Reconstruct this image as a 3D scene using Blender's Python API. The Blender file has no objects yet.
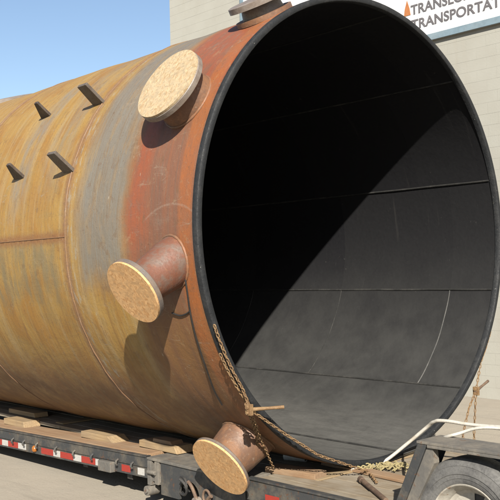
import bpy, bmesh, math, random
from mathutils import Vector, Matrix
from math import sin, cos, radians, pi
random.seed(7)
scene = bpy.context.scene
COL = scene.collection

# ------------------------------------------------------------------ camera
A = 2.68                      # height of the tank axis above the ground
F_PX = 877.33                 # focal length for a 500 px wide picture
CAM = Vector((5.270, -6.529, -0.3796 + A))
YAW, PIT, ROL = radians(47.185), radians(1.508), radians(-1.305)
fw = Vector((-sin(YAW) * cos(PIT), cos(YAW) * cos(PIT), sin(PIT)))
rt0 = Vector((cos(YAW), sin(YAW), 0)); up0 = rt0.cross(fw)
rt = cos(ROL) * rt0 + sin(ROL) * up0
up = -sin(ROL) * rt0 + cos(ROL) * up0
cam = bpy.data.cameras.new('camera')
cam.sensor_width = 36; cam.lens = 36 * F_PX / 500; cam.clip_start = 0.1; cam.clip_end = 3000
co = bpy.data.objects.new('camera', cam); COL.objects.link(co)
co.matrix_world = Matrix(((rt.x, up.x, -fw.x, CAM.x), (rt.y, up.y, -fw.y, CAM.y), (rt.z, up.z, -fw.z, CAM.z), (0, 0, 0, 1)))
scene.camera = co

# ------------------------------------------------------------------ sky, sun, exposure
SUN_AZ, SUN_EL = radians(50), radians(32.6)     # azimuth from -Y towards +X
sdir = Vector((sin(SUN_AZ) * cos(SUN_EL), -cos(SUN_AZ) * cos(SUN_EL), sin(SUN_EL)))
w = bpy.data.worlds.new('World'); scene.world = w; w.use_nodes = True
wn = w.node_tree; wn.nodes.clear()
sky = wn.nodes.new('ShaderNodeTexSky'); sky.sky_type = 'NISHITA'; sky.sun_disc = False
sky.sun_elevation = SUN_EL; sky.sun_rotation = math.atan2(sdir.x, sdir.y)
sky.altitude = 300; sky.air_density = 1.0; sky.dust_density = 0.9; sky.ozone_density = 0.9
bg = wn.nodes.new('ShaderNodeBackground'); bg.inputs['Strength'].default_value = 0.056
wo = wn.nodes.new('ShaderNodeOutputWorld')
wn.links.new(sky.outputs[0], bg.inputs[0]); wn.links.new(bg.outputs[0], wo.inputs[0])
sl = bpy.data.lights.new('sun', 'SUN'); sl.energy = 5.0; sl.angle = radians(0.53); sl.color = (1.0, 0.94, 0.84)
so = bpy.data.objects.new('sun', sl); COL.objects.link(so); so.location = (12, -12, 14)
so.rotation_euler = sdir.to_track_quat('Z', 'Y').to_euler()
vs = scene.view_settings
vs.view_transform = 'Standard'; vs.look = 'None'; vs.gamma = 1; vs.exposure = 1.45; vs.use_curve_mapping = False
scene.cycles.max_bounces = 6

def px(x, y, axis, v):
    """a pixel of the photograph and a known plane -> a point"""
    d = fw + rt * ((x - 250) / F_PX) - up * ((y - 250) / F_PX)
    return CAM + d * ((v - CAM[axis]) / d[axis])

def to_px(P):
    d = Vector(P) - CAM; z = d.dot(fw)
    return (250 + F_PX * d.dot(rt) / z, 250 - F_PX * d.dot(up) / z)

# ------------------------------------------------------------------ node helper
KA = 0.42      # overall albedo level of the palette below
class NT:
    def __init__(s, name):
        s.mat = bpy.data.materials.new(name); s.mat.use_nodes = True
        s.t = s.mat.node_tree; s.b = s.t.nodes['Principled BSDF']
    def n(s, typ, **kw):
        nd = s.t.nodes.new('ShaderNode' + typ)
        for k, v in kw.items(): setattr(nd, k, v)
        return nd
    def put(s, sock, v):
        if isinstance(v, bpy.types.NodeSocket): s.t.links.new(v, sock)
        elif v is not None:
            if sock.type == 'RGBA' and len(v) == 3: v = (*[q * KA for q in v], 1)
            sock.default_value = v
    def m(s, op, a, b=None, clamp=False):
        nd = s.n('Math', operation=op, use_clamp=clamp); s.put(nd.inputs[0], a)
        if b is not None: s.put(nd.inputs[1], b)
        return nd.outputs[0]
    def mix(s, f, a, b, blend='MIX'):
        nd = s.n('Mix', data_type='RGBA', blend_type=blend); s.put(nd.inputs[0], f); s.put(nd.inputs[6], a); s.put(nd.inputs[7], b)
        return nd.outputs[2]
    def noise(s, vec, scale=1, detail=4, rough=.55, dist=0):
        nd = s.n('TexNoise'); s.put(nd.inputs['Vector'], vec)
        for k, v in (('Scale', scale), ('Detail', detail), ('Roughness', rough), ('Distortion', dist)): nd.inputs[k].default_value = v
        return nd.outputs[0]
    def smooth(s, v, lo, hi, a=0., b=1.):
        nd = s.n('MapRange', interpolation_type='SMOOTHSTEP'); s.put(nd.inputs[0], v)
        for i, q in enumerate((lo, hi, a, b)): nd.inputs[i + 1].default_value = q
        return nd.outputs[0]
    def band(s, v, lo, hi, soft):
        return s.m('MULTIPLY', s.smooth(v, lo - soft, lo + soft), s.smooth(v, hi - soft, hi + soft, 1., 0.))
    def scale(s, vec, sc):
        nd = s.n('VectorMath', operation='MULTIPLY'); s.put(nd.inputs[0], vec); nd.inputs[1].default_value = sc
        return nd.outputs[0]
    def add(s, vec, v2):
        nd = s.n('VectorMath', operation='ADD'); s.put(nd.inputs[0], vec); s.put(nd.inputs[1], v2)
        return nd.outputs[0]
    def coord(s, which='Object'): return s.n('TexCoord').outputs[which]
    def pos(s): return s.n('NewGeometry').outputs['Position']
    def rnd(s): return s.n('ObjectInfo').outputs['Random']
    def sep(s, v):
        nd = s.n('SeparateXYZ'); s.put(nd.inputs[0], v); return nd.outputs
    def bump(s, h, strength=.3, dist=.01, prev=None):
        nd = s.n('Bump'); nd.inputs['Strength'].default_value = strength; nd.inputs['Distance'].default_value = dist
        s.put(nd.inputs['Height'], h)
        if prev is not None: s.put(nd.inputs['Normal'], prev)
        return nd.outputs[0]
    def done(s, col=None, rough=None, nrm=None, metal=None, spec=None):
        if col is not None: s.put(s.b.inputs['Base Color'], col)
        if rough is not None: s.put(s.b.inputs['Roughness'], rough)
        if metal is not None: s.put(s.b.inputs['Metallic'], metal)
        if spec is not None: s.put(s.b.inputs['Specular IOR Level'], spec)
        if nrm is not None: s.put(s.b.inputs['Normal'], nrm)
        return s.mat

MAT = {}
def worn(name, base, dirt, rough=.6, scale=6, amount=(.45, .7), spots=None, bump=.25):
    t = NT(name); p = t.pos()
    n1 = t.noise(p, scale, 6, .65); n2 = t.noise(p, scale * 7, 4, .6)
    c = t.mix(t.smooth(n1, *amount), base, dirt)
    c = t.mix(t.smooth(n2, .35, .75, 0, .35), c, tuple(q * .45 for q in base))
    if spots: c = t.mix(t.smooth(t.noise(p, scale * 3.1, 5, .7), .58, .68, 0, .8), c, spots)
    MAT[name] = t.done(c, t.smooth(n2, .2, .8, rough - .12, rough + .15), t.bump(n2, bump, .006))

# ---- weathered, rust-stained shell: UV = (metres along the tank, metres round it, 0 = facing -Y)
def mat_shell(name, weld=False):
    t = NT(name); uv = t.coord('UV'); s = t.sep(uv); u0, v0 = s[0], s[1]
    wob = t.noise(t.scale(uv, (2.6, 1.5, 1)), 1, 6, .68); wv = t.m('SUBTRACT', wob, .5)
    u = t.m('ADD', u0, t.m('MULTIPLY', wv, .34)); v = t.m('ADD', v0, t.m('MULTIPLY', wv, .8))
    st = t.noise(t.scale(uv, (11, .5, 1)), 1, 6, .62)              # broad streaks round the shell
    sf = t.noise(t.scale(uv, (60, 1.3, 1)), 1, 5, .7)              # fine streaks
    bl = t.noise(t.scale(uv, (1.1, .9, 1)), 1.6, 6, .62, .6)
    mo = t.noise(t.scale(uv, (4.6, 3.4, 1)), 1, 8, .75, .4)
    gr = t.noise(t.scale(uv, (42, 30, 1)), 1, 6, .75)
    fg = t.noise(t.scale(uv, (170, 120, 1)), 1, 3, .6)
    gold, amber, brown, olive = (.49, .295, .075), (.43, .22, .045), (.24, .14, .06), (.35, .235, .085)
    c = t.mix(t.smooth(bl, .40, .62), gold, amber)
    c = t.mix(t.smooth(mo, .48, .66, 0, .6), c, olive)
    c = t.mix(t.smooth(st, .48, .68, 0, .7), c, (.50, .36, .17))
    c = t.mix(t.smooth(st, .30, .46, .6, 0), c, (.30, .155, .045))
    c = t.mix(t.smooth(sf, .50, .70, 0, .5), c, brown)
    grey = t.mix(t.smooth(sf, .42, .64), (.27, .25, .21), (.26, .205, .145))
    grey = t.mix(t.smooth(mo, .50, .64, 0, .5), grey, (.21, .18, .14))
    # grey mill scale left where the plate has not rusted
    brk = t.smooth(t.noise(t.scale(uv, (8, 1.8, 1)), 1, 6, .7), .36, .60, .1, 1.)
    g1 = t.m('MULTIPLY', t.band(u, -1.74, -1.00, .13), t.band(v, -.42, 3.2, .22))
    g2 = t.m('MULTIPLY', t.band(u, -3.10, -2.80, .08), t.band(v, .35, 1.9, .2))
    g3 = t.m('MULTIPLY', t.smooth(u, -2.25, -2.1, 1., 0.), t.band(v, -.62, -.0, .10))
    g5 = t.m('MULTIPLY', t.band(u, -2.55, -2.12, .08), t.band(v, .55, 2.6, .3))
    c = t.mix(t.m('MULTIPLY', g3, t.m('MULTIPLY', brk, .75)), c, (.25, .21, .12))
    c = t.mix(t.m('MULTIPLY', g2, t.m('MULTIPLY', brk, .8)), c, (.30, .27, .22))
    c = t.mix(t.m('MULTIPLY', g5, t.m('MULTIPLY', brk, .55)), c, (.30, .26, .19))
    c = t.mix(t.m('MULTIPLY', g1, t.smooth(brk, .1, .6, .72, .97)), c, grey)
    # red primer and rust towards the open end
    red = t.smooth(u, -1.10, -.86)
    rc = t.mix(t.smooth(st, .38, .62), (.245, .115, .075), (.30, .12, .065))
    rc = t.mix(t.smooth(sf, .48, .66, 0, .55), rc, (.20, .145, .11))
    r1 = t.m('MULTIPLY', t.band(u, -1.0, -.68, .10), t.smooth(v, -.35, .05))
    r2 = t.m('MULTIPLY', t.smooth(v, .95, 1.35), t.smooth(bl, .36, .52))
    vivid = t.mix(t.smooth(mo, .42, .62), (.41, .11, .045), (.32, .105, .06))
    rc = t.mix(t.m('MULTIPLY', t.m('MAXIMUM', r1, r2), t.smooth(st, .34, .58, .35, .95)), rc, vivid)
    rc = t.mix(t.smooth(mo, .54, .66, 0, .5), rc, (.28, .19, .14))
    low = t.smooth(v, -1.0, -.35, 1., 0.)
    rc = t.mix(t.m('MULTIPLY', low, .85), rc, t.mix(t.smooth(st, .38, .62), (.31, .15, .045), (.22, .105, .045)))
    rc = t.mix(t.m('MULTIPLY', t.band(u0, -.25, -.075, .025), t.smooth(mo, .34, .6, .95, .45)), rc, (.46, .145, .04))
    c = t.mix(t.m('MULTIPLY', red, .96), c, rc)
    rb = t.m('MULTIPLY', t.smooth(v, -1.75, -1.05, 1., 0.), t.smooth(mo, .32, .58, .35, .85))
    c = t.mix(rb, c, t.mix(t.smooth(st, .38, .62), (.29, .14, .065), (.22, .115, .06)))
    # heat-tinted rust beside the ring welds, chalk rubbed along one of them
    wl = t.m('MINIMUM', t.m('ABSOLUTE', t.m('ADD', u0, 1.95)), t.m('ABSOLUTE', t.m('ADD', u0, 4.25)))
    c = t.mix(t.m('MULTIPLY', t.smooth(wl, .02, .10, 1., 0.), t.smooth(gr, .3, .6, .35, .85)), c, (.30, .165, .09))
    ck = t.m('MULTIPLY', t.band(u, -1.93, -1.76, .04), t.smooth(t.noise(t.scale(uv, (22, 4.5, 1)), 1, 5, .7), .52, .62))
    c = t.mix(t.m('MULTIPLY', ck, .7), c, (.44, .41, .33))
    sd = t.m('MULTIPLY', t.smooth(t.m('ABSOLUTE', t.m('ADD', v0, .0)), .015, .09, 1., 0.), t.smooth(u0, -1.96, -1.95, 1., 0.))
    c = t.mix(t.m('MULTIPLY', sd, t.smooth(gr, .3, .6, .4, .9)), c, (.30, .13, .05))
    fl = t.noise(t.scale(uv, (8.5, 5.5, 1)), 1, 9, .78, .3)
    c = t.mix(t.smooth(fl, .575, .60, 0, .38), c, (.21, .12, .06))
    c = t.mix(t.smooth(fl, .39, .415, .30, 0), c, (.43, .31, .17))
    # pale scuffs, thin scratches, dark scale and pits
    sc = t.smooth(t.noise(t.scale(uv, (17, 5, 1)), 1, 4, .6), .69, .74, 0, .75)
    c = t.mix(sc, c, (.52, .46, .36))
    rot = t.n('Mapping'); rot.inputs['Rotation'].default_value = (0, 0, .7); rot.inputs['Scale'].default_value = (1.6, 9, 1); t.put(rot.inputs['Vector'], uv)
    scr = t.smooth(t.m('ABSOLUTE', t.m('SUBTRACT', t.noise(rot.outputs[0], 1, 2, .4), .5)), .0, .006, .5, 0.)
    c = t.mix(t.m('MULTIPLY', scr, t.smooth(mo, .45, .6)), c, (.42, .33, .24))
    c = t.mix(t.smooth(gr, .56, .70, 0, .62), c, (.12, .07, .04))
    c = t.mix(t.smooth(fg, .45, .75, 0, .35), c, (.15, .085, .045))
    # faint chalk arc above the middle nozzle
    dx = t.m('ADD', u0, .35); dv = t.m('ADD', v0, .40)
    rr = t.m('SQRT', t.m('ADD', t.m('MULTIPLY', dx, dx), t.m('MULTIPLY', dv, dv)))
    arc = t.m('MULTIPLY', t.band(rr, .585, .60, .008), t.smooth(v0, .05, .12))
    c = t.mix(t.m('MULTIPLY', arc, t.smooth(gr, .3, .6, 0, .35)), c, (.48, .38, .30))
    if weld: c = t.mix(t.smooth(gr, .35, .65, .3, .85), c, (.25, .145, .085))
    h = t.m('ADD', t.m('MULTIPLY', gr, .8), t.m('ADD', t.m('MULTIPLY', sf, .4), t.m('MULTIPLY', fg, .3)))
    MAT[name] = t.done(c, t.smooth(mo, .3, .7, .45, .70), t.bump(h, .4, .006, t.bump(bl, .5, .03)), spec=.35)
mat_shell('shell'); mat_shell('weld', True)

def mat_lining():
    t = NT('rubber_lining'); p = t.pos(); z = t.sep(p)[2]
    n = t.noise(t.scale(p, (1, 1, 1)), 3.2, 6, .65); f = t.noise(p, 26, 5, .7)
    c = t.mix(t.rnd(), (.016, .016, .019), (.024, .024, .026))
    dust = t.m('MULTIPLY', t.smooth(z, .45, 2.9, 1., 0.), t.smooth(n, .25, .75, .50, 1.))
    c = t.mix(t.m('MULTIPLY', dust, .75), c, (.112, .112, .106))
    heavy = t.m('MULTIPLY', t.smooth(z, .50, .95, 1., 0.), t.smooth(t.noise(t.scale(p, (1.2, 5, 5)), 2.6, 8, .75), .15, .85, .25, 1.))
    c = t.mix(t.m('MULTIPLY', heavy, .85), c, (.21, .205, .19))
    run = t.smooth(t.noise(t.scale(p, (11, .7, .7)), 1.3, 4, .6), .62, .76, 0, .3)
    c = t.mix(run, c, (.075, .072, .068))
    scf = t.smooth(t.noise(p, 9, 5, .75), .66, .72, 0, .45)
    c = t.mix(scf, c, (.12, .115, .105))
    MAT['lining'] = t.done(c, t.smooth(f, .2, .8, .55, .8), t.bump(f, .25, .004, t.bump(n, .3, .02)), spec=.12)
mat_lining()
worn('chalky_joint', (.10, .10, .095), (.17, .165, .155), .9, 4, (.40, .66), None, .2)
worn('joint_rubber', (.045, .045, .044), (.085, .083, .078), .9, 4, (.42, .66), None, .2)
MAT['joint_rubber'].node_tree.nodes['Principled BSDF'].inputs['Specular IOR Level'].default_value = .1

def mat_rim():
    t = NT('rim_rubber'); p = t.pos()
    f = t.noise(p, 45, 4, .6); n = t.noise(p, 7, 6, .7)
    c = t.mix(t.smooth(n, .45, .7), (.016, .018, .021), (.035, .036, .037))
    c = t.mix(t.smooth(t.noise(p, 30, 2, .5), .74, .77, 0, .7), c, (.45, .44, .40))
    c = t.mix(t.smooth(t.noise(p, 5.5, 5, .8), .66, .74, 0, .5), c, (.16, .15, .125))
    MAT['rim'] = t.done(c, t.smooth(f, .3, .7, .55, .8), t.bump(f, .3, .004, t.bump(n, .5, .02)), spec=.3)
mat_rim()

def mat_osb(name, tint):
    t = NT(name); p = t.coord('Object')
    p = t.add(p, t.scale(t.rnd(), (9, 5, 3)))
    wp = t.add(p, t.scale(t.noise(p, 9, 2, .5), (.05, .05, .05)))
    cols = []
    for i, (sc, rot) in enumerate((((26, 70, 46), .5), ((64, 28, 42), 1.7))):
        mp = t.n('Mapping'); mp.inputs['Rotation'].default_value = (.3, .2, rot); mp.inputs['Scale'].default_value = sc
        t.put(mp.inputs['Vector'], wp)
        vo = t.n('TexVoronoi'); vo.inputs['Scale'].default_value = 1; t.put(vo.inputs['Vector'], mp.outputs[0])
        cols.append((t.sep(vo.outputs['Color'])[0], vo.outputs['Distance']))
    c1 = t.mix(cols[0][0], tuple(q * .72 for q in tint), tint)
    c2 = t.mix(cols[1][0], tuple(q * f for q, f in zip(tint, (.72, .62, .5))), tuple(q * 1.12 for q in tint))
    c = t.mix(t.smooth(t.noise(wp, 22, 3, .5), .42, .58), c1, c2)
    g = t.noise(p, 70, 3, .6)
    c = t.mix(t.smooth(g, .60, .70, 0, .5), c, (.22, .115, .045))
    MAT[name] = t.done(c, .75, t.bump(cols[0][0], .25, .002))
mat_osb('osb_pale', (.68, .53, .33)); mat_osb('osb', (1.0, .60, .27))

def mat_wood(name, a, b, axis=0, dust=(.42, .36, .27), dustamt=.4):
    t = NT(name); p = t.coord('Object'); r = t.rnd()
    p = t.add(p, t.scale(r, (7, 13, 5)))
    sc = [46, 46, 46]; sc[axis] = 2.2
    g = t.noise(t.scale(p, tuple(sc)), 1, 5, .6); big = t.noise(p, 3.5, 5, .6)
    c = t.mix(t.smooth(g, .35, .65), a, b)
    c = t.mix(t.smooth(big, .4, .65, 0, dustamt), c, dust)
    c = t.mix(t.m('MULTIPLY', r, .35), c, tuple(q * .55 for q in b))
    MAT[name] = t.done(c, .8, t.bump(g, .4, .004))
mat_wood('plank', (.52, .33, .18), (.38, .22, .115), dust=(.50, .39, .27))
mat_wood('plank_dusty', (.40, .32, .22), (.30, .225, .14), dust=(.46, .40, .31), dustamt=.75)
mat_wood('lumber', (.56, .40, .22), (.42, .28, .14), dust=(.34, .25, .16), dustamt=.6)
mat_wood('lumber_y', (.52, .38, .21), (.40, .27, .13), axis=1, dustamt=.3)
worn('trailer_steel', (.06, .063, .066), (.17, .15, .12), .55, 5, (.42, .68), (.15, .07, .035))
worn('dark_steel', (.035, .035, .036), (.09, .078, .064), .6, 6, (.45, .7))
worn('dusty_steel', (.17, .16, .145), (.30, .265, .215), .65, 5, (.35, .65), (.17, .09, .05))
worn('rusty_chain', (.27, .15, .06), (.36, .22, .095), .75, 20, (.4, .6), (.13, .06, .03), .5)
worn('rusty_bar', (.16, .095, .06), (.25, .16, .10), .75, 15, (.4, .6), None, .5)
worn('clip_steel', (.07, .05, .04), (.13, .095, .07), .6, 14, (.45, .62), (.15, .07, .03), .4)
worn('clip_grey', (.17, .14, .115), (.13, .095, .07), .55, 14, (.45, .62), (.15, .08, .04), .4)
worn('neck_paint', (.23, .085, .045), (.21, .14, .105), .6, 7, (.42, .62), (.32, .13, .055), .4)
worn('neck_rust', (.33, .165, .085), (.22, .12, .075), .55, 7, (.40, .6), (.38, .27, .19), .4)
worn('flange_steel', (.30, .27, .25), (.40, .33, .26), .5, 9, (.4, .65), (.26, .13, .07), .3)
worn('flange_dark', (.20, .17, .15), (.27, .20, .15), .5, 9, (.4, .65), (.20, .10, .06), .3)
worn('cover_steel', (.34, .29, .25), (.25, .19, .15), .5, 6, (.4, .65), None, .3)
worn('tyre', (.06, .06, .062), (.20, .195, .185), .8, 8, (.2, .6), None, .3)
worn('wheel_paint', (.62, .58, .50), (.42, .36, .28), .45, 7, (.5, .72), (.30, .18, .10), .2)
worn('brown_hub', (.14, .085, .05), (.26, .19, .13), .6, 12, (.4, .65))
worn('tape_red', (.50, .045, .03), (.32, .08, .06), .4, 14, (.55, .8), None, .1)
worn('tape_white', (.72, .70, .66), (.42, .38, .33), .4, 14, (.55, .8), None, .1)
worn('amber', (.60, .20, .03), (.45, .17, .05), .3, 14, (.55, .8), None, .1)
worn('white_hose', (.74, .70, .62), (.55, .48, .38), .5, 9, (.5, .75), None, .15)
worn('white_plastic', (.80, .80, .79), (.62, .60, .56), .4, 9, (.5, .75), None, .1)
worn('yellow_rope', (.50, .41, .19), (.36, .29, .14), .8, 25, (.4, .65), None, .5)
worn('black_cable', (.018, .016, .015), (.04, .033, .028), .6, 9)
worn('mortar', (.555, .54, .475), (.515, .50, .435), .9, 4)
worn('concrete_cap', (.50, .48, .43), (.40, .37, .32), .85, 4)
worn('sign_white', (1.3, 1.3, 1.28), (1.2, 1.2, 1.17), .45, .8, (.5, .8), None, .05)
worn('sign_blue', (.30, .42, .50), (.36, .46, .52), .5, 1.5, (.45, .7), None, .05)
worn('sign_grey', (.21, .195, .205), (.25, .235, .245), .5, 2, (.45, .7), None, .05)
worn('sign_orange', (.72, .27, .09), (.66, .26, .10), .5, 2, (.45, .7), None, .05)

def mat_block():
    t = NT('painted_block'); p = t.pos()
    n = t.noise(p, 1.1, 5, .6); f = t.noise(p, 30, 4, .7)
    c = t.mix(t.smooth(n, .35, .65), (.565, .555, .49), (.525, .51, .445))
    c = t.mix(t.m('MULTIPLY', t.rnd(), .10), c, (.48, .45, .38))
    st = t.noise(t.scale(p, (3.0, 3.0, .25)), 1, 5, .6)
    c = t.mix(t.smooth(st, .52, .72, 0, .3), c, (.50, .455, .37))
    MAT['block'] = t.done(c, .85, t.bump(f, .3, .006))
mat_block()

def mat_ground():
    t = NT('yard'); p = t.pos()
    n = t.noise(p, .35, 6, .6); m = t.noise(p, 2.4, 6, .65); f = t.noise(p, 40, 5, .7)
    c = t.mix(t.smooth(n, .35, .65), (.52, .46, .365), (.45, .395, .315))
    c = t.mix(t.smooth(m, .45, .7, 0, .6), c, (.48, .43, .35))
    c = t.mix(t.smooth(f, .55, .75, 0, .45), c, (.22, .185, .145))
    trk = t.noise(t.scale(p, (.25, 3.0, 1)), 1, 5, .6)
    c = t.mix(t.smooth(trk, .52, .68, 0, .4), c, (.30, .26, .205))
    MAT['yard'] = t.done(c, .9, t.bump(f, .5, .012, t.bump(m, .5, .03)))
mat_ground()

# ------------------------------------------------------------------ mesh helper
class MB:
    def __init__(s): s.v = []; s.f = []; s.uv = None
    def add(s, vs, fs):
        o = len(s.v); s.v += [Vector(q) for q in vs]; s.f += [tuple(i + o for i in f) for f in fs]; return s
    def box(s, lo, hi, M=None, jitter=0):
        vs = [Vector((x, y, z)) for x in (lo[0], hi[0]) for y in (lo[1], hi[1]) for z in (lo[2], hi[2])]
        if jitter: vs = [q + Vector([random.uniform(-jitter, jitter) for _ in range(3)]) for q in vs]
        if M: vs = [M @ q for q in vs]
        return s.add(vs, [(0, 1, 3, 2), (4, 6, 7, 5), (0, 4, 5, 1), (2, 3, 7, 6), (0, 2, 6, 4), (1, 5, 7, 3)])
    def prism(s, pts, y0, y1):
        """outline in (x, z), extruded along y"""
        n = len(pts); vs = [(x, y0, z) for x, z in pts] + [(x, y1, z) for x, z in pts]
        return s.add(vs, [tuple(range(n)), tuple(range(2 * n - 1, n - 1, -1))] + [(i, i + n, (i + 1) % n + n, (i + 1) % n) for i in range(n)])
    def lathe(s, prof, o, axis, n=48, close=False):
        """prof = [(along axis, radius)]"""
        a = Vector(axis).normalized(); e = a.orthogonal().normalized(); g = a.cross(e); o = Vector(o)
        k = len(prof); vs = []
        for i in range(n):
            c = cos(2 * pi * i / n) * e + sin(2 * pi * i / n) * g
            vs += [o + a * h + c * r for h, r in prof]
        fs = []
        for i in range(n):
            j = (i + 1) % n
            for q in range(k if close else k - 1):
                q2 = (q + 1) % k
                fs.append((i * k + q, j * k + q, j * k + q2, i * k + q2))
        if not close:
            if prof[0][1] > 1e-5: fs.append(tuple(i * k for i in range(n))[::-1])
            if prof[-1][1] > 1e-5: fs.append(tuple(i * k + k - 1 for i in range(n)))
        return s.add(vs, fs)
    def cyl(s, a, b, r, r2=None, n=24):
        a = Vector(a); b = Vector(b); d = b - a
        return s.lathe([(0, r), (d.length, r if r2 is None else r2)], a, d, n)
    def tube(s, path, r, n=8, closed=False):
        P = [Vector(q) for q in path]; k = len(P); vs = []; nrm = None
        for i in range(k):
            if closed: d = P[(i + 1) % k] - P[i - 1]
            else: d = P[min(i + 1, k - 1)] - P[max(i - 1, 0)]
            d.normalize()
            if nrm is None: nrm = d.orthogonal().normalized()
            nrm = (nrm - d * nrm.dot(d)).normalized(); b = d.cross(nrm)
            rr = r[i] if isinstance(r, (list, tuple)) else r
            vs += [P[i] + rr * (cos(2 * pi * j / n) * nrm + sin(2 * pi * j / n) * b) for j in range(n)]
        fs = []
        for i in range(k if closed else k - 1):
            i2 = (i + 1) % k
            fs += [(i * n + j, i * n + (j + 1) % n, i2 * n + (j + 1) % n, i2 * n + j) for j in range(n)]
        if not closed: fs += [tuple(range(n))[::-1], tuple((k - 1) * n + j for j in range(n))]
        return s.add(vs, fs)
    def build(s, name, mat, parent=None, smooth=False, bevel=0, origin=None, uvf=None):
        lo = Vector([min(q[i] for q in s.v) for i in range(3)]); hi = Vector([max(q[i] for q in s.v) for i in range(3)])
        o = Vector(origin) if origin is not None else Vector(((lo.x + hi.x) / 2, (lo.y + hi.y) / 2, lo.z))
        me = bpy.data.meshes.new(name); me.from_pydata([q - o for q in s.v], [], s.f)
        bm = bmesh.new(); bm.from_mesh(me); bmesh.ops.recalc_face_normals(bm, faces=bm.faces[:])
        if bevel:
            es = [e for e in bm.edges if len(e.link_faces) == 2 and e.calc_face_angle(0) > .5]
            bmesh.ops.bevel(bm, geom=es, offset=bevel, segments=2, affect='EDGES', profile=.6, clamp_overlap=True)
        bm.to_mesh(me); bm.free()
        if smooth:
            me.polygons.foreach_set('use_smooth', [True] * len(me.polygons))
            me.set_sharp_from_angle(angle=radians(smooth if smooth is not True else 40))
        if uvf:
            l = me.uv_layers.new(name='UVMap')
            for poly in me.polygons:
                us = [uvf(me.vertices[me.loops[i].vertex_index].co + o) for i in poly.loop_indices]
                if max(q[1] for q in us) - min(q[1] for q in us) > 4: us = [(a, b if b > 0 else b + 2 * pi * 2.2) for a, b in us]
                for i, q in zip(poly.loop_indices, us): l.data[i].uv = q
        me.materials.append(MAT[mat])
        ob = bpy.data.objects.new(name, me); COL.objects.link(ob)
        if parent:
            ob.parent = parent; ob.location = o - WORLD[parent.name]
        else: ob.location = o
        WORLD[ob.name] = o
        return ob
WORLD = {}
def thing(name, loc, label, cat, group=None):
    o = bpy.data.objects.new(name, None); COL.objects.link(o); o.location = loc; WORLD[o.name] = Vector(loc); o.empty_display_size = .2
    return tag(o, label, cat, group)
def tag(o, label, cat, group=None):
    o['label'] = label; o['category'] = cat
    if group: o['group'] = group
    return o
def copy_tree(o, delta=None, parent=None, flip=False):
    c = o.copy(); COL.objects.link(c); c.parent = parent if parent else o.parent
    if delta is not None: c.location = o.location + Vector(delta)
    if flip: c.rotation_euler = (0, 0, pi)
    for ch in o.children: copy_tree(ch, None, c)
    return c

# ------------------------------------------------------------------ ground
b = MB(); S = 600; N = 24
b.add([(-S, -S, 0), (S, -S, 0), (S, S, 0), (-S, S, 0)], [(0, 1, 2, 3)])
g = b.build('ground', 'yard', origin=(0, 0, 0)); g['kind'] = 'structure'

# ------------------------------------------------------------------ warehouse behind
WY = 7.0
XL = px(170, 25, 1, WY).x
wh = thing('warehouse', (XL / 2, WY + 8, 0), 'cream painted block warehouse wall standing behind the tank', 'building')
XR, H = 16.0, 11.2
wall = MB().box((XL + .015, WY + .0015, 0), (XR, WY + .3, H)).build('wall', 'mortar', wh)
MB().box((XL + .015, WY + .302, 0), (XL + .3, WY + 16, H)).build('side_wall', 'mortar', wh)
MB().box((XR - .3, WY + .302, 0), (XR, WY + 16, H)).build('side_wall', 'mortar', wh)
MB().box((XL + .302, WY + 15.7, 0), (XR - .302, WY + 16, H)).build('rear_wall', 'mortar', wh)
MB().box((XL + .302, WY + .302, H - .6), (XR - .302, WY + 15.698, H - .4)).build('roof', 'concrete_cap', wh)
MB().box((XL - .05, WY - .05, H + .003), (XR + .05, WY + .36, H + .12)).build('coping', 'concrete_cap', wh, bevel=.01)
BW, BH, J = .40, .20, .0025
def ellipse_out(q):
    dx, dy = (q[0] - 349) / 149., (q[1] - 233) / 233.
    return dx * dx + dy * dy > 1
bme = None; rest = MB(); nb = 0
rows = int(H / BH)
for r in range(rows):
    off = (r % 2) * BW / 2
    k = 0
    while True:
        x0 = XL + k * BW - off; k += 1
        if x0 >= XR - .05: break
        x1 = min(x0 + BW - J, XR); x0 = max(x0, XL)
        if x1 - x0 < .08: continue
        z0, z1 = r * BH + J, (r + 1) * BH
        c = ((x0 + x1) / 2, WY, (z0 + z1) / 2); q = to_px(c)
        full = abs(x1 - x0 - (BW - J)) < 1e-4
        vis = -6 < q[0] < 506 and -6 < q[1] < 410 and full
        vis = vis and ((q[0] < 275 and q[1] < 95 - .31 * (q[0] - 26) and q[0] > 160) or (q[0] > 400 and ellipse_out(q)))
        d = random.uniform(-.0005, .0005)
        if vis and nb < 298:
            nb += 1
            if bme is None:
                ob = MB().box((x0, WY + d, z0), (x1, WY + .03 + d, z1)).build('block', 'block', wall); bme = ob.data
            else:
                ob = bpy.data.objects.new('block', bme); COL.objects.link(ob); ob.parent = wall
                ob.location = Vector((c[0], WY + .015 + d, z0)) - WORLD[wall.name]
        else: rest.box((x0, WY + d, z0), (x1, WY + .03 + d, z1))
ob = rest.build('blockwork', 'block', wall); ob['kind'] = 'stuff'

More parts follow.
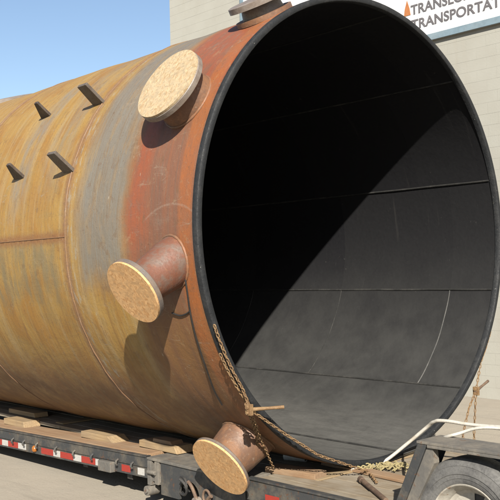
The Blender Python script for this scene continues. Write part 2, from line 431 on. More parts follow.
# ---- sign on the wall
SY = WY - .06
sx0 = px(240, 5, 1, SY).x; sz0 = px(468, 30.5, 1, SY).z; sx1, sz1 = 1.2, sz0 + 2.35
sg = thing('wall_sign', ((sx0 + sx1) / 2, SY, sz0), 'white wall sign with grey lettering and pale blue border high on the warehouse', 'sign')
MB().box((sx0, SY, sz0), (sx1, SY + .058, sz1)).build('panel', 'sign_white', sg, bevel=.004)
bt = .115
for lo, hi in (((sx0 - .004, sz0 - .004), (sx1 + .004, sz0 + bt)), ((sx0 - .004, sz1 - bt), (sx1 + .004, sz1 + .004)),
               ((sx0 - .004, sz0 + bt + .002), (sx0 + bt, sz1 - bt - .002)), ((sx1 - bt, sz0 + bt + .002), (sx1 + .004, sz1 - bt - .002))):
    MB().box((lo[0], SY - .012, lo[1]), (hi[0], SY + .02, hi[1])).build('border_strip', 'sign_blue', sg, bevel=.003)
def text(body, x, z, size, width):
    cu = bpy.data.curves.new('lettering', 'FONT'); cu.body = body; cu.size = size; cu.extrude = .004; cu.offset = .005; cu.space_character = 1.02
    o = bpy.data.objects.new('tmp', cu); COL.objects.link(o)
    dg = bpy.context.evaluated_depsgraph_get(); me = bpy.data.meshes.new_from_object(o.evaluated_get(dg)); bpy.data.objects.remove(o)
    xs = [v.co.x for v in me.vertices]; k = width / (max(xs) - min(xs)); mn = min(xs)
    for v in me.vertices: v.co = Vector(((v.co.x - mn) * k, -v.co.z, v.co.y))
    for p in me.polygons: p.flip() if hasattr(p, 'flip') else None
    me.materials.clear(); me.materials.append(MAT['sign_grey'])
    ob = bpy.data.objects.new('lettering', me); COL.objects.link(ob); ob.parent = sg
    ob.location = Vector((x, SY - .004, z)) - WORLD[sg.name]
    return ob
tl = px(411.5, 30, 1, SY); tl1 = px(411.5, 15, 1, SY); tr = px(500, 5, 1, SY)
cap = (px(420, 17.8, 1, SY).z - px(420, 27.3, 1, SY).z)
text('TRANSPORTATION', tl.x, tl.z, cap / .70, (tr.x - tl.x) * 14 / 11.05)
text('TRANSLOAD', tl.x, tl1.z, cap / .70, (tr.x - tl.x) * 9 / 11.05)
a0 = px(407.3, 9, 1, SY)
fl = MB().prism([(a0.x - .075, a0.z - .13), (a0.x + .075, a0.z - .13), (a0.x + .055, a0.z + .0), (a0.x + .02, a0.z + .10), (a0.x, a0.z + .16), (a0.x - .02, a0.z + .10), (a0.x - .055, a0.z)], SY - .008, SY + .01)
fl.build('emblem', 'sign_orange', sg)

# ------------------------------------------------------------------ tank
R = 2.2; RI = 2.148
tank = thing('steel_tank', (-5, 0, A - R), 'huge rusty ochre and red steel tank on its side, black lined open mouth', 'tank')
def cp(x, th, r=R):
    """point on the tank, th in degrees, 0 = facing -Y, 90 = top"""
    return Vector((x, -r * cos(radians(th)), A + r * sin(radians(th))))
def uvf(p): return (p.x, math.atan2(p.z - A, -p.y) * R)
def dent(x, th):
    a = radians(th)
    return .0035 * sin(2.3 * x + 3 * a) + .003 * sin(5.1 * x - 7 * a + 1) + .0025 * sin(3.7 * x + 13 * a) + .002 * sin(9.3 * x + 5 * a)
def sheet(x0, x1, t0, t1, rf, nx, nt, thick, M=None, full=False):
    b = M or MB(); vs = []; fs = []
    xs = [x0 + (x1 - x0) * i / nx for i in range(nx + 1)]; m = nt if full else nt + 1
    ts = [t0 + (t1 - t0) * j / nt for j in range(m)]
    for lay in (0, 1):
        for x in xs:
            for t in ts: vs.append(cp(x, t, rf(x, t) - lay * thick))
    L = (nx + 1) * m
    for i in range(nx):
        for j in range(nt):
            j2 = (j + 1) % m
            a, bq, c, d = i * m + j, i * m + j2, (i + 1) * m + j2, (i + 1) * m + j
            fs.append((a, bq, c, d)); fs.append((a + L, d + L, c + L, bq + L))
    for j in range(nt):
        j2 = (j + 1) % m
        fs.append((j, j + L, j2 + L, j2)); q = nx * m; fs.append((q + j, q + j2, q + j2 + L, q + j + L))
    if not full:
        for i in range(nx):
            fs.append((i * m, (i + 1) * m, (i + 1) * m + L, i * m + L)); q = nt
            fs.append((i * m + q, i * m + q + L, (i + 1) * m + q + L, (i + 1) * m + q))
    return b.add(vs, fs)
cuts = [-.06, -1.95, -4.25, -6.55, -8.85, -11.1]
for x1, x0 in zip(cuts[:-1], cuts[1:]):
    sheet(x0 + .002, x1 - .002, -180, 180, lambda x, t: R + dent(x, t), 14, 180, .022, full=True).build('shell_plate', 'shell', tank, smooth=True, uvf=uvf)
    if x0 > -11:
        path = [cp(x0 + .004 * sin(t * .9) + .003 * sin(t * 2.3), t, R + dent(x0, t) + .001) for t in range(-180, 180, 2)]
        MB().tube(path, [.007 + .0015 * sin(i * 1.7) + .0015 * sin(i * .61) for i in range(len(path))], 8, True).build('weld_seam', 'weld', tank, smooth=60, uvf=uvf)
for x0, x1, t in ((-4.25, -1.96, 0.), (-1.94, -.06, -104), (-6.55, -4.27, 24), (-8.85, -6.57, -12)):
    n = 60; path = [cp(x0 + (x1 - x0) * i / n, t, R + dent(x0 + (x1 - x0) * i / n, t)) for i in range(n + 1)]
    MB().tube(path, [.006 + .001 * sin(i * 1.9) for i in range(n + 1)], 8).build('weld_seam', 'weld', tank, smooth=60, uvf=uvf)
# closed dished end
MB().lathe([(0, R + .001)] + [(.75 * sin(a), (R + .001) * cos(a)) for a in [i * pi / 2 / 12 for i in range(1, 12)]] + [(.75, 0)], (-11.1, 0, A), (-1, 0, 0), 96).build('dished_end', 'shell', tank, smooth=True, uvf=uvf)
# end ring round the mouth
MB().lathe([(-.058, R + .003), (-.006, R + .003), (0, R - .003), (.001, R - .025), (0, RI + .005), (-.006, RI - .001), (-.058, RI - .001)], (0, 0, A), (1, 0, 0), 192, close=True).build('end_ring', 'rim', tank, smooth=50)
# rubber lining sheets, lapped at their lengthwise joints
NB = 11; st = 360 / NB
for k in range(NB):
    # far-side angles measured like cp(): 180 - phi
    t0 = 180 + 17.0 - (k + 1) * st + 2 * st * 0; t0 = 196.8 - st * (k + 1); t1 = t0 + st
    xs = [-.062] + ([-.62, -2.28, -3.95, -5.6] if k % 2 == 0 else [-1.45, -3.1, -4.75, -6.4]) + [-8.3, -11.0]
    if k % 2 == 1: xs = [-.062, -1.02, -2.7, -4.4, -6.1, -8.3, -11.0]
    for a, c in zip(xs[:-1], xs[1:]):
        f = lambda x, t: 2.158 - .004 * (t - t0) / (t1 - t0) + .0015 * sin(2 * x + t * .1)
        bb = sheet(c + .0006, a - .0006, t0 - .35, t1 + .0, lambda x, t: f(x, t), 6, 14, -.009)
        bb.build('lining_sheet', 'lining', tank, smooth=30)
    for x in (xs[1:4] if k == 10 else []):      # raised butt joints on the worn strip
        path = [cp(x + .002 * sin(j), t0 + st * j / 16, 2.1535 + .004 * (1 - j / 16)) for j in range(17)]
        MB().tube(path, .0065, 6).build('lining_joint', 'chalky_joint' if x > -1 else 'joint_rubber', tank, smooth=True)
for k in range(NB):
    t = 196.8 - st * k
    path = [cp(-.07 - 10.5 * j / 40, t + .04 * sin(j * 1.7), 2.1550 + .001 * sin(j * 2.1)) for j in range(41)]
    MB().tube(path, .011, 8).build('lining_joint', 'joint_rubber', tank, smooth=True)

# nozzles: base point, direction, length to the face of the board
def solve_r(P, d, r):
    qa = d.y ** 2 + d.z ** 2; oz = P.z - A; qb = 2 * (P.y * d.y + oz * d.z); qc = P.y ** 2 + oz ** 2 - r * r
    return P + d * ((-qb + math.sqrt(max(0, qb * qb - 4 * qa * qc))) / (2 * qa))
def nozzle(P0, d, h, rf, rn, rb, neckmat, flmat, boardmat, fl_t=.05, board_t=.02, bolts=12):
    d = Vector(d).normalized(); P0 = Vector(P0)
    bk = -.30
    hf = h - board_t - fl_t
    nb_ = MB().lathe([(bk, rb * .98), (.03, rb), (.06, rb * .97), (hf * .55, (rn + rb) / 2), (hf - .03, rn), (hf - .004, rn + .012), (hf + .006, rn + .012)], P0, d, 56)
    for i in range(0, len(nb_.v), 7):        # the first ring of points follows the curve of the shell
        for q, ri in ((0, R - .03), (1, R + .012), (2, R + .04)):
            hq = solve_r(nb_.v[i + q], d, ri)
            if q == 0 or (hq - nb_.v[i + q]).dot(d) > 0: nb_.v[i + q] = hq
    nb_.f = [f for f in nb_.f if len(f) == 4]
    root = [solve_r(nb_.v[i + 1], d, R + .004) for i in range(0, len(nb_.v), 7)]
    MB().tube(root, [.013 + .002 * sin(i * 2.1) for i in range(len(root))], 8, True).build('weld_ring', 'weld', tank, smooth=60, uvf=uvf)
    nk = nb_.build('nozzle', neckmat, tank, smooth=35, origin=P0)
    MB().lathe([(hf, rn - .01), (hf, rf - .006), (hf + .006, rf), (hf + fl_t - .006, rf), (hf + fl_t, rf - .006), (hf + fl_t, rn - .01)], P0, d, 64).build('flange', flmat, nk, smooth=35, origin=P0)
    bo = MB().lathe([(hf + fl_t + .001, 0), (hf + fl_t + .001, rf - .004), (h, rf - .004), (h, 0)], P0, d, 64)
    org = P0 + d * h
    q = bo.build('cover_board', boardmat, nk, smooth=35, origin=org)
    e = d.orthogonal().normalized(); g = d.cross(e)
    return nk
def dirv(el, az=0): return (cos(radians(el)) * sin(radians(az)), -cos(radians(el)) * cos(radians(az)), sin(radians(el)))
def reinf(x, th, r, name='weld_ring'):
    """ring weld where a nozzle meets the shell"""
    pts = []
    for i in range(64):
        a = 2 * pi * i / 64
        pts.append(cp(x + r * cos(a), th + math.degrees(r * sin(a) / R), R + .004))
    MB().tube(pts, .014, 8, True).build(name, 'weld', tank, smooth=60, uvf=uvf)
nozzle(cp(-.43, 29.2), dirv(29.2), .25, .34, .25, .26, 'neck_rust', 'cover_steel', 'osb_pale', .055)
nozzle(Vector((-.35, -2.18, A - .28)), dirv(-30.5), .46, .276, .165, .20, 'neck_paint', 'flange_dark', 'osb', .045)
nozzle(Vector((-.55, -1.21, A - 1.84)), dirv(-32), .415, .302, .20, .235, 'neck_rust', 'flange_dark', 'osb', .03)
# stub on the shoulder with a blind plate bolted on
P0 = cp(-.36, 61); d = Vector(dirv(61))
nk = MB().lathe([(-.045, .20), (.02, .20), (.17, .17)], P0, d, 48).build('nozzle', 'flange_dark', tank, smooth=35, origin=P0)
MB().lathe([(-.01, .16), (-.01, .265), (.035, .265), (.035, .16)], P0, d, 56).build('flange', 'neck_rust', nk, smooth=35, origin=P0)
MB().lathe([(.125, 0), (.125, .285), (.175, .285), (.18, .27), (.18, 0)], P0, d, 56).build('blind_plate', 'cover_steel', nk, smooth=35, origin=P0)
# low hatch pad on top further back
P0 = cp(-6.3, 74); d = Vector(dirv(74))
MB().lathe([(-.08, .55), (.035, .55), (.045, .53), (.045, 0)], P0, d, 48).build('hatch', 'cover_steel', tank, smooth=35, origin=P0)
# clips welded to the shell
def clip(x, th, ln, w0, w1, tk, mat='clip_steel', el=38):
    n = Vector(dirv(el)); X = Vector((1, 0, 0)); tt = Vector((0, sin(radians(el)), cos(radians(el))))
    o = cp(x, th); vs = []
    for s in (-.5, .5):
        for a, q in ((-w0, -.06), (0, -.06), (0, ln), (-w1, ln)):
            vs.append(o + X * a + n * q + tt * tk * s)
    return MB().add(vs, [(0, 1, 2, 3), (7, 6, 5, 4), (0, 4, 5, 1), (1, 5, 6, 2), (2, 6, 7, 3), (3, 7, 4, 0)]).build('clip_bracket', mat, tank, bevel=.004)
clip(-1.93, 37, .25, .18, .15, .034, 'clip_grey'); clip(-1.92, 16.6, .26, .18, .14, .034, 'clip_grey')
clip(-2.97, 37.8, .20, .23, .06, .03); clip(-2.91, 17.6, .20, .24, .07, .03)

# ------------------------------------------------------------------ trailer
tr_ = thing('lowboy_trailer', (-2, 0, 0), 'dark low flatbed trailer with wooden deck and red white side tape under the tank', 'trailer')
YE = -1.27
def zc(x): return .475 + (.026 * (x + 2) if x < -2 else 0)
def slope_box(x0, x1, y0, y1, dz0, dz1, M=None):
    b = M or MB()
    vs = [(x, y, zc(x) + z) for x in (x0, x1) for y in (y0, y1) for z in (dz0, dz1)]
    return b.add(vs, [(0, 1, 3, 2), (4, 6, 7, 5), (0, 4, 5, 1), (2, 3, 7, 6), (0, 2, 6, 4), (1, 5, 7, 3)])
for s in (1, -1):
    y0 = YE * s
    # side rail: upper channel, lower lip
    xa, xb = -10.5, -2.02
    m = MB(); slope_box(xa, xb, y0, y0 + .05 * s, -.115, .0, m); slope_box(xa, xb, y0 - .012 * s, y0 + .06 * s, -.012, .0015, m)
    slope_box(xa, xb, y0 + .012 * s, y0 + .045 * s, -.225, -.113, m)
    m.build('side_rail', 'trailer_steel', tr_, bevel=.003)
    m = MB().box((-.52, min(y0, y0 + .06 * s), .30), (1.16, max(y0, y0 + .06 * s), .495)); m.box((-.52, min(y0 - .012 * s, y0 + .06 * s), .482), (1.16, max(y0 - .012 * s, y0 + .06 * s), .498))
    m.build('side_rail', 'trailer_steel', tr_, bevel=.003)
    # main beams
    MB().box((-10.5, s * .62 - .07, .14), (1.2, s * .62 + .07, .42)).build('main_beam', 'dark_steel', tr_, bevel=.006)
x = -10.2
while x < 1.0:       # cross members
    MB().box((x, -1.2, .17), (x + .09, 1.2, .33)).build('cross_member', 'dark_steel', tr_, bevel=.004); x += .86
# outer deck planks beside the tank, boards between the beams
for s in (1, -1):
    for y in (1.225, 1.055):
        cut = -6.2 if y > 1.1 else -5.1
        for xa, xb in ((-10.4, cut), (cut + .012, -2.06)):
            y0, y1 = sorted((-s * y, -s * (y - .163)))
            slope_box(xa, xb, y0, y1, -.045, .008 + random.uniform(0, .006)).build('deck_plank', 'plank', tr_, bevel=.005)
        y0, y1 = sorted((-s * (y - .03), -s * (y - .19)))
        MB().box((-.50, y0, .42), (1.18, y1, .468 + random.uniform(0, .005))).build('deck_plank', 'plank_dusty', tr_, bevel=.005)
y = -.86
while y < .84:
    for xa, xb in ((-10.4, -4.4), (-4.388, 1.20)):
        MB().box((xa, y, .422), (xb, y + .168, .462 + random.uniform(0, .004))).build('deck_plank', 'plank_dusty', tr_, bevel=.005)
    y += .1725
# outrigger box with an arched opening between the two rail lengths
def arch(x0, x1, z0, z1, xa, r, za):
    pts = [(x0, z0), (xa - r, z0), (xa - r, za)] + [(xa - r * cos(pi * i / 14), za + r * sin(pi * i / 14) * .85) for i in range(1, 14)] + [(xa + r, za), (xa + r, z0), (x1, z0), (x1, z1), (x0, z1)]
    return pts
for s in (1, -1):
    y0, y1 = sorted((s * YE, s * (YE + .03)))
    MB().prism(arch(-1.78, -.54, .13, .445, -1.34, .155, .20), y0, y1).build('outrigger_plate', 'trailer_steel', tr_)
    y0, y1 = sorted((s * (YE - .015), s * (YE + .42)))
    MB().box((-1.99, y0, .447), (-.545, y1, .474)).build('outrigger_top', 'dusty_steel', tr_, bevel=.004)
    y0, y1 = sorted((s * (YE - .02), s * (YE + .10)))
    m = MB().box((-1.98, y0, .20), (-1.92, y1, .443)); m.box((-1.86, y0, .22), (-1.80, y1, .443)); m.box((-1.99, y0 + .02, .24), (-1.79, y1 - .02, .30))
    m.cyl((-1.95, y0 - .01, .335), (-1.83, y0 - .01, .335), .022, n=12)
    m.build('hinge_bracket', 'dusty_steel', tr_, bevel=.004)
    yy = s * (YE - .02)
    MB().cyl((-1.955, yy + .1 * s, .145), (-1.955, yy - .03 * s, .145), .05, n=20).cyl((-1.955, yy - .028 * s, .145), (-1.955, yy - .045 * s, .145), .025, n=16).build('pin_end', 'dusty_steel', tr_, smooth=35)
    # airline loops and a D ring hung in the opening
    path = [(-1.44 + .10 * cos(a), yy - .01 * s + .05 * s * sin(a * .5), .27 + .085 * sin(a)) for a in [i * .3 for i in range(26)]]
    MB().tube(path, .013, 8).build('air_line', 'dark_steel', tr_, smooth=True)
    path = [(-1.30 + .34 * t, yy - .02 * s, .34 - .18 * sin(t * 2.6) + .03 * sin(t * 9)) for t in [i / 20 for i in range(21)]]
    MB().tube(path, .017, 8).build('air_line', 'rusty_bar', tr_, smooth=True)
    path = [(-1.04 + .05 * cos(a), yy - .012 * s, .24 + .06 * sin(a)) for a in [i * 2 * pi / 20 for i in range(20)]]
    MB().tube(path, .012, 8, True).build('lashing_ring', 'rusty_bar', tr_, smooth=True)
    MB().cyl((-1.19, yy + .1 * s, .165), (-1.19, yy - .035 * s, .165), .045, n=20).build('pin_end', 'flange_steel', tr_, smooth=35)
# reflective tape, rail fittings
def tape(p0, p1, mat, y=YE + .010):
    a = px(p0, 445, 1, y).x; c = px(p1, 445, 1, y).x
    slope_box(a + .003, c - .003, y, y + .004, -.205, -.135).build('reflective_tape', mat, tr_)
seg = [(-14, -9, 'w'), (-9, 2, 'r'), (2, 8, 'w'), (8, 18, 'r'), (18, 26, 'w'), (41, 53, 'r'), (53, 60, 'w'), (60, 73, 'r'), (73, 81, 'w'), (81, 95, 'r'), (95, 98.5, 'w'), (121, 130, 'r'), (137, 144, 'w')]
for a, c, k in seg: tape(a, c, 'tape_red' if k == 'r' else 'tape_white')
for q in (-.28, .42): MB().box((q, YE - .005, .325), (q + .17, YE - .001, .385)).build('reflective_tape', 'tape_red' if q < 0 else 'tape_white', tr_)
q = px(32, 443, 1, YE - .03)
MB().lathe([(0, .04), (.018, .04), (.03, .032), (.036, 0)], (q.x, YE + .013, zc(q.x) - .165), (0, -1, 0), 20).build('marker_light', 'amber', tr_, smooth=35)
q = px(104, 464, 1, YE - .03)
m = slope_box(q.x - .10, q.x + .14, YE - .045, YE + .03, -.235, -.125); m.build('junction_box', 'dusty_steel', tr_, bevel=.008)
for p0 in (14, 25, 38, 57, 75, 93, 118, 133):      # rope hooks under the channel
    q = px(p0, 440, 1, YE)
    z = zc(q.x) - .115
    MB().tube([(q.x, YE - .002, z + .03), (q.x, YE - .028, z + .015), (q.x, YE - .035, z - .012), (q.x, YE - .02, z - .03)], .012, 8).build('rope_hook', 'trailer_steel', tr_, smooth=True)
# raised rear section: sloped riser, frame, mudguards, wheels
for s in (1, -1):
    y0, y1 = sorted((s * -1.255, s * -1.225))
    # sloped beam at the front of the wheel arch
    ya, yb = sorted((s * -1.275, s * -1.17))
    MB().prism([(1.04, .36), (1.12, .36), (1.43, 1.028), (1.35, 1.028)], ya, yb).build('riser_beam', 'trailer_steel', tr_, bevel=.006)
    ya, yb = sorted((s * -1.168, s * -.985))
    MB().prism([(1.128, .40), (1.146, .40), (1.436, 1.025), (1.418, 1.025)], ya, yb).build('riser_shade_sheet', 'dark_steel', tr_)  # added dark sheet, hides the lit deck behind the wheel arch gap
    ya, yb = sorted((s * -1.262, s * -1.20))
    MB().prism([(1.124, .365), (1.25, .30), (1.335, .62), (1.485, .90), (1.475, 1.006), (1.425, 1.006)], ya, yb).build('riser_skirt', 'dusty_steel', tr_)
    ya, yb = sorted((s * -1.28, s * -.98))
    m = MB().box((1.345, ya, 1.030), (4.45, yb, 1.05))
    y2, y3 = sorted((s * -1.28, s * -1.262)); m.box((1.436, y2, 1.008), (4.45, y3, 1.029)); m.build('mudguard', 'dusty_steel', tr_, bevel=.004)
    ya, yb = sorted((s * -1.265, s * -1.215))
    MB().prism([(2.06, 1.006), (2.15, 1.006), (2.36, .55), (2.28, .55)], ya, yb).build('mudguard_brace', 'dusty_steel', tr_, bevel=.004)
    ya, yb = sorted((s * -.60, s * -.48))
    MB().prism([(.9, .30), (1.25, .30), (1.6, .52), (4.5, .52), (4.5, .78), (1.5, .78), (1.2, .46), (.9, .46)], ya, yb).build('rear_beam', 'dark_steel', tr_, bevel=.006)
    ya, yb = sorted((s * -.655, s * -.635))
    MB().box((1.40, ya, .40), (4.4, yb, .965)).build('arch_shade_sheet', 'dark_steel', tr_)  # added dark sheet, makes the shaded gap above the tyres read black
    ya, yb = sorted((s * -.97, s * -.66))
    MB().box((1.28, ya, .66), (1.36, yb, .76)).build('mudguard_bracket', 'dark_steel', tr_)
MB().box((1.16, -1.165, .36), (1.26, 1.165, .44)).build('riser_cross_member', 'dark_steel', tr_, bevel=.005)
MB().box((2.6, -1.0, .70), (2.75, 1.0, 1.0)).build('rear_cross_member', 'dark_steel', tr_, bevel=.005)
MB().box((4.4, -1.2, .55), (4.5, 1.2, .98)).build('tail_beam', 'dark_steel', tr_, bevel=.005)
WX, WR = 1.72, .475
def wheel(x, yf, s):
    c = Vector((x, yf, WR + .01))
    ax = Vector((0, s, 0))        # outward
    hub = MB().lathe([(-.30, .07), (-.10, .07), (-.10, .12), (-.075, .13), (-.07, .085), (-.02, .085), (-.01, .07), (-.01, 0)], c, ax, 32)
    for i in range(10):
        a = 2 * pi * i / 10 + .2; q = c + Vector((cos(a) * .112, 0, sin(a) * .112))
        hub.cyl(q - ax * .10, q - ax * .045, .014, n=6)
    hub = hub.build('wheel', 'brown_hub', tr_, smooth=35, origin=c)
    for k in (0, 1):
        o = c - ax * (.30 * k)
        tp = [(-.235, .292), (-.245, .31), (-.252, .36), (-.25, .41), (-.238, .445), (-.222, WR - .014), (-.19, WR), (-.06, WR), (-.028, WR - .014), (-.014, .448), (-.008, .438), (-.002, .425), (-.004, .421), (.001, .40), (.006, .375), (.006, .367), (.001, .364), (.0, .335), (-.004, .331), (-.005, .31), (-.015, .292), (-.04, .275), (-.21, .275)]
        MB().lathe(tp, o, ax, 72, close=True).build('tyre', 'tyre', hub, smooth=30, origin=o)
        tb = MB()
    # dished steel disc with hand holes
    o = c; n = 60
    prof = [(-.013, .297), (-.006, .294), (-.010, .285), (-.035, .272), (-.06, .262), (-.075, .25), (-.10, .24)]
    rm = MB().lathe(prof + [(-.11, .238), (-.115, .25), (-.12, .274), (-.05, .29)], o, ax, 72, close=True)
    e = Vector((1, 0, 0)); g = Vector((0, 0, 1)); vs = []; fs = []
    rings = [(.242, -.098), (.215, -.118), (.155, -.118), (.135, -.10), (.095, -.098)]
    N2 = 80
    for r, h in rings: vs += [o + ax * h + (e * cos(2 * pi * i / N2) + g * sin(2 * pi * i / N2)) * r for i in range(N2)]
    for k in range(len(rings) - 1):
        for i in range(N2):
            if k == 1 and (i + 5) % 16 in (4, 5, 6, 7, 8): continue
            j = (i + 1) % N2; fs.append((k * N2 + i, k * N2 + j, (k + 1) * N2 + j, (k + 1) * N2 + i))
    rm.add(vs, fs)
    rm.build('rim', 'wheel_paint', hub, smooth=35, origin=c)
    MB().cyl(c - ax * .55, c - ax * .125, .262, n=48).build('brake_drum', 'dark_steel', hub, smooth=35, origin=c)
    return hub
w0 = wheel(WX, -1.235, -1); w1 = wheel(WX, 1.235, 1)
for wv in (w0, w1):
    for k in (1, 2): copy_tree(wv, (1.1 * k, 0, 0))
for k in range(3): MB().cyl((WX + 1.1 * k, -.72, WR + .01), (WX + 1.1 * k, .72, WR + .01), .065, n=20).build('axle', 'dark_steel', tr_, smooth=35)

# ------------------------------------------------------------------ dunnage and chocks under the tank
def wood(name, b, mat, label, cat, group=None):
    return tag(b.build(name, mat, bevel=.006), label, cat, group)
wood('dunnage_board', MB().box((-.20, -.88, .464), (-.02, .90, .4795), jitter=.001), 'lumber_y', 'long board laid across the deck under the mouth of the tank', 'board')
wood('dunnage_board', MB().box((-4.6, -.80, .464), (-4.42, .80, .4795), jitter=.001), 'lumber_y', 'board laid across the deck deep under the belly of the tank', 'board')
def wedge(pA, pB, ya, yb, h, taper, name, mat, label, group=None, z=None, tilt=0):
    xa = px(pA[0], pA[1], 1, ya).x; xb = px(pB[0], pB[1], 1, ya).x
    z0 = z if z is not None else zc((xa + xb) / 2) + .012
    b = MB(); b.prism([(xa + random.uniform(0, .02), z0), (xb + taper, z0), (xb, z0 + h), (xa + .02, z0 + h)], ya, yb)
    return wood(name, b, mat, label, 'block', group)
wedge((3, 415), (23, 420), -1.09, -.86, .075, .03, 'wood_chock', 'lumber', 'pale square-ended timber chock on the deck beside the amber light')
wedge((80, 430), (107, 437), -1.07, -.84, .07, .12, 'wood_chock', 'lumber', 'pale timber chock with long tapered end above the grey junction box')
wedge((138, 445), (174, 452), -1.04, -.80, .07, .05, 'wood_chock', 'lumber', 'timber chock with a second offcut on top near the outrigger')
wedge((152, 445), (170, 449), -1.0, -.84, .04, .04, 'wood_offcut', 'plank', 'short brown wood offcut resting on top of another chock', z=zc(-2.4) + .082)
wedge((8, 408), (34, 412), -.80, -.60, .06, .02, 'timber_beam', 'lumber', 'brown timber in the shade behind the square-ended chock', z=.47)
# loose boards in front of the mouth
M = Matrix.Translation((-.22, -.82, .472)) @ Matrix.Rotation(radians(8), 4, 'Z')
wood('loose_board', MB().box((-.40, -.09, 0), (.16, .09, .055), M), 'plank', 'thick brown board under the lower left of the rim beside the covered nozzle', 'board')
M = Matrix.Translation((.12, -.36, .470)) @ Matrix.Rotation(radians(-4), 4, 'Z')
wood('loose_board', MB().box((-.55, -.07, 0), (.70, .07, .028), M), 'plank', 'thin orange-brown board lying in front of the bottom of the rim', 'board')

# ------------------------------------------------------------------ chains
def catenary(pts, n=24, sag=0):
    """polyline through points, resampled"""
    P = [Vector(q) for q in pts]; out = []
    for a, c in zip(P[:-1], P[1:]):
        for i in range(n):
            t = i / n; q = a.lerp(c, t); q.z -= sag * 4 * t * (1 - t); out.append(q)
    out.append(P[-1]); return out
def chain(path, label, L=.048, wd=.030, r=.0052, group=None):
    D = [0]
    for a, c in zip(path[:-1], path[1:]): D.append(D[-1] + (c - a).length)
    def at(s):
        for i in range(len(D) - 1):
            if s <= D[i + 1]: return path[i].lerp(path[i + 1], (s - D[i]) / max(1e-6, D[i + 1] - D[i])), (path[i + 1] - path[i]).normalized()
        return path[-1], (path[-1] - path[-2]).normalized()
    b = MB(); s = 0; k = 0; pitch = L - 2 * r
    while s < D[-1]:
        c, d = at(s + pitch / 2)
        e = d.cross(Vector((.3, .2, 1))).normalized(); g = d.cross(e)
        rot = (pi / 4 if k % 2 else -pi / 4) + random.uniform(-.25, .25); e = cos(rot) * e + sin(rot) * g
        hl, hw = (L - wd) / 2, wd / 2 - r; pts = []
        for i in range(6): a = -pi / 2 + pi * i / 5; pts.append(c + d * (hl + hw * cos(a)) + e * hw * sin(a))
        for i in range(6): a = pi / 2 + pi * i / 5; pts.append(c + d * (-hl + hw * cos(a)) + e * hw * sin(a))
        b.tube(pts, r, 6, True); s += pitch; k += 1
    return tag(b.build('lashing_chain', 'rusty_chain', smooth=True), label, 'chain', group)
knot = px(250, 408, 0, .045)
rimpath = [cp(.03, t, 2.215) for t in (-20.5, -24, -28, -32, -36)] + [knot]
# the chain lies on the edge of the mouth, then drops to the deck
p0 = catenary(rimpath, 6)
chain(p0, 'rusty chain lying along the tank rim above the covered bottom nozzle')
chain(catenary([cp(-.015, t, 2.225) for t in (-27, -31, -35, -39, -43)] + [px(246, 405, 0, .02)], 6), 'second rusty chain strand twisted beside the strand on the rim')
d1 = px(273, 467, 1, -1.02); d1.z = max(d1.z, .47)
chain(catenary([knot, px(260, 438, 1, -1.40), d1], 14), 'rusty chain dropping from the lever binder to the deck edge behind the nozzle')
chain(catenary([knot + Vector((-.02, -.01, -.02)), px(255, 430, 1, -1.47), px(258, 446, 1, -1.30)], 12), 'short rusty chain end dangling beside the nozzle neck')
d2 = px(345, 471, 2, .50)
chain(catenary([knot + Vector((.02, 0, -.02)), px(285, 434, 0, .07), px(318, 455, 0, .12), Vector((.16, -.40, .492)), Vector((.42, -.62, .484))], 12), 'rusty chain slanting along the bottom of the rim onto the deck')
k2 = px(476, 391, 0, -.02)
chain(catenary([cp(-.02, 180 + 29, 2.215), cp(-.02, 180 + 34, 2.215), cp(-.02, 180 + 39, 2.22), k2], 8), 'rusty chain hanging on the rim side facing the warehouse')
e1 = px(463, 434, 0, -.02); e2 = px(474, 434, 0, -.02)
chain(catenary([k2, px(469, 408, 0, -.02), e1, e1 + Vector((0, 0, -.14))], 10), 'rusty chain strand below the far binder, slanting inwards')
chain(catenary([k2, e2, e2 + Vector((0, 0, -.18))], 14), 'rusty chain strand below the far binder, hanging straight down')
def binder(a, c, label, mat='lumber'):
    a = Vector(a); c = Vector(c); d = (c - a)
    o = thing('chain_binder', a, label, 'binder')
    MB().tube([a - d * .08, a + d * .15, a + d * .55, c], [.014, .017, .013, .015], 10).build('handle', mat, o, smooth=True)
    m = MB(); e = Vector((0, 0, 1))
    m.box((-.03, -.016, -.045), (.035, .016, .045), Matrix.Translation(a)); m.cyl(a + Vector((0, -.03, .02)), a + Vector((0, .03, .02)), .018, n=12); m.cyl(a + Vector((0, -.03, -.025)), a + Vector((0, .03, -.025)), .014, n=12)
    m.build('jaw', 'rusty_chain', o, bevel=.004)
    return o
binder(knot + Vector((.01, -.02, -.01)), px(284, 407, 0, .22), 'rusty orange chain binder with its lever pointing across the tank mouth', 'rusty_chain')
binder(k2, px(488, 381, 0, -.06), 'dark chain binder with raised lever on the warehouse side of the rim', 'rusty_bar')

# ------------------------------------------------------------------ hose, rope, bar, pipe, cable
def spline(pts, n=10):
    P = [Vector(q) for q in pts]; P = [P[0] * 2 - P[1]] + P + [P[-1] * 2 - P[-2]]; out = []
    for i in range(1, len(P) - 2):
        a, b_, c, d = P[i - 1:i + 3]
        for k in range(n):
            t = k / n; out.append(.5 * ((2 * b_) + (c - a) * t + (2 * a - 5 * b_ + 4 * c - d) * t * t + (3 * b_ - a - 3 * c + d) * t ** 3))
    out.append(P[-2]); return out
hp = [Vector((-.02, -.42, .490)), px(372, 465, 2, .49), px(385, 461, 2, .50), px(408, 443, 0, .16), px(427, 427, 0, .33), px(434, 421.8, 0, .42), px(446, 421, 0, .55), px(500, 427, 0, 1.05), Vector((2.66, .45, 1.018)), Vector((3.4, .50, 1.01)), Vector((4.42, .5, 1.0))]
tag(MB().tube(spline(hp), .0165, 10).build('hose', 'white_hose', smooth=True), 'long white hose rising from the deck over the trailer wheel', 'hose')
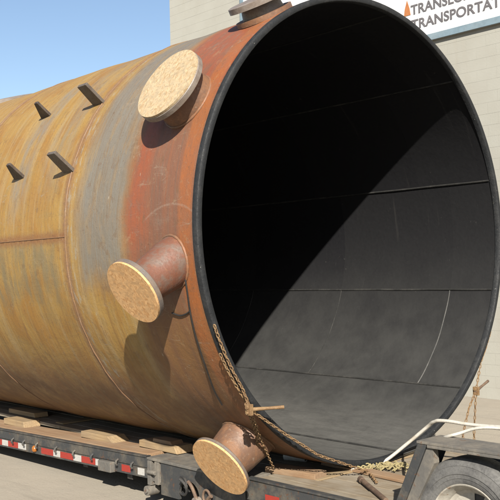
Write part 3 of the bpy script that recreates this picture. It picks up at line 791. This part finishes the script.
hp = [px(392, 459, 2, .495), px(403, 455, 2, .50), px(417, 450, 0, .80), px(432, 443, 0, 1.20), px(455, 434.5, 2, 1.075), px(500, 428.5, 2, 1.075), Vector((2.68, -.75, 1.018)), Vector((4.4, -.8, 1.0))]
tag(MB().tube(spline(hp), .0125, 10).build('hose', 'white_hose', smooth=True), 'thinner white hose lying low across the mudguard of the trailer', 'hose')
# bunched yellow rope
b = MB(); rs = random.Random(3)
for k in range(44):
    c = px(rs.uniform(356, 408), rs.uniform(464, 470), 2, .49); a = rs.uniform(0, 6.28); L = rs.uniform(.02, .055)
    pts = []
    for i in range(7):
        t = i / 6 - .5
        pts.append(Vector((c.x + cos(a) * L * 2 * t + .025 * sin(5 * t + k), c.y + sin(a) * L * 2 * t + .025 * cos(6 * t + k), .482 + .035 * rs.random() * (1 - 4 * t * t) + .006)))
    b.tube(spline(pts, 3), .007, 6)
tag(b.build('rope', 'yellow_rope', smooth=True), 'bunched yellow rope lying on the deck at the bottom of the rim', 'rope')
a = px(361, 480, 2, .49); c = px(386, 501, 2, .49)
m = MB().tube([a + Vector((0, 0, .003)), c + Vector((0, 0, .003))], .022, 12); m.cyl(a + (a - c).normalized() * .02 + Vector((0, 0, .003)), a + (c - a).normalized() * .05 + Vector((0, 0, .003)), .028, n=12)
tag(m.build('steel_bar', 'rusty_bar', smooth=35), 'brown rusty steel bar lying on the bare deck', 'bar')
a = px(285, 456.5, 2, .50); c = px(306, 458.5, 2, .50)
a.z = c.z = .507
m = MB().lathe([(0, .028), (0, .042), ((c - a).length, .042), ((c - a).length, .028)], a, c - a, 24, close=True)
tag(m.build('pipe', 'white_plastic', smooth=35), 'short white plastic pipe lying under the curve of the tank', 'pipe')
cb = [(183, 262), (185, 277), (187, 290), (190, 311), (194, 330), (198, 344), (205, 365), (214, 390), (222, 405)]
def surf(x, y, r=R + .012):
    d = fw + rt * ((x - 250) / F_PX) - up * ((y - 250) / F_PX); o = CAM - Vector((0, 0, A))
    qa = d.y ** 2 + d.z ** 2; qb = 2 * (o.y * d.y + o.z * d.z); qc = o.y ** 2 + o.z ** 2 - r * r
    t = (-qb - math.sqrt(max(0, qb * qb - 4 * qa * qc))) / (2 * qa); return CAM + d * t
tag(MB().tube(spline([surf(*q) for q in cb]), .007, 8).tube(spline([surf(190, 311), surf(186, 314), surf(180, 315.5), surf(172, 313)]), .007, 8).build('cable', 'black_cable', smooth=True), 'thin black cable hanging on the rusty shell beside the middle nozzle', 'cable')
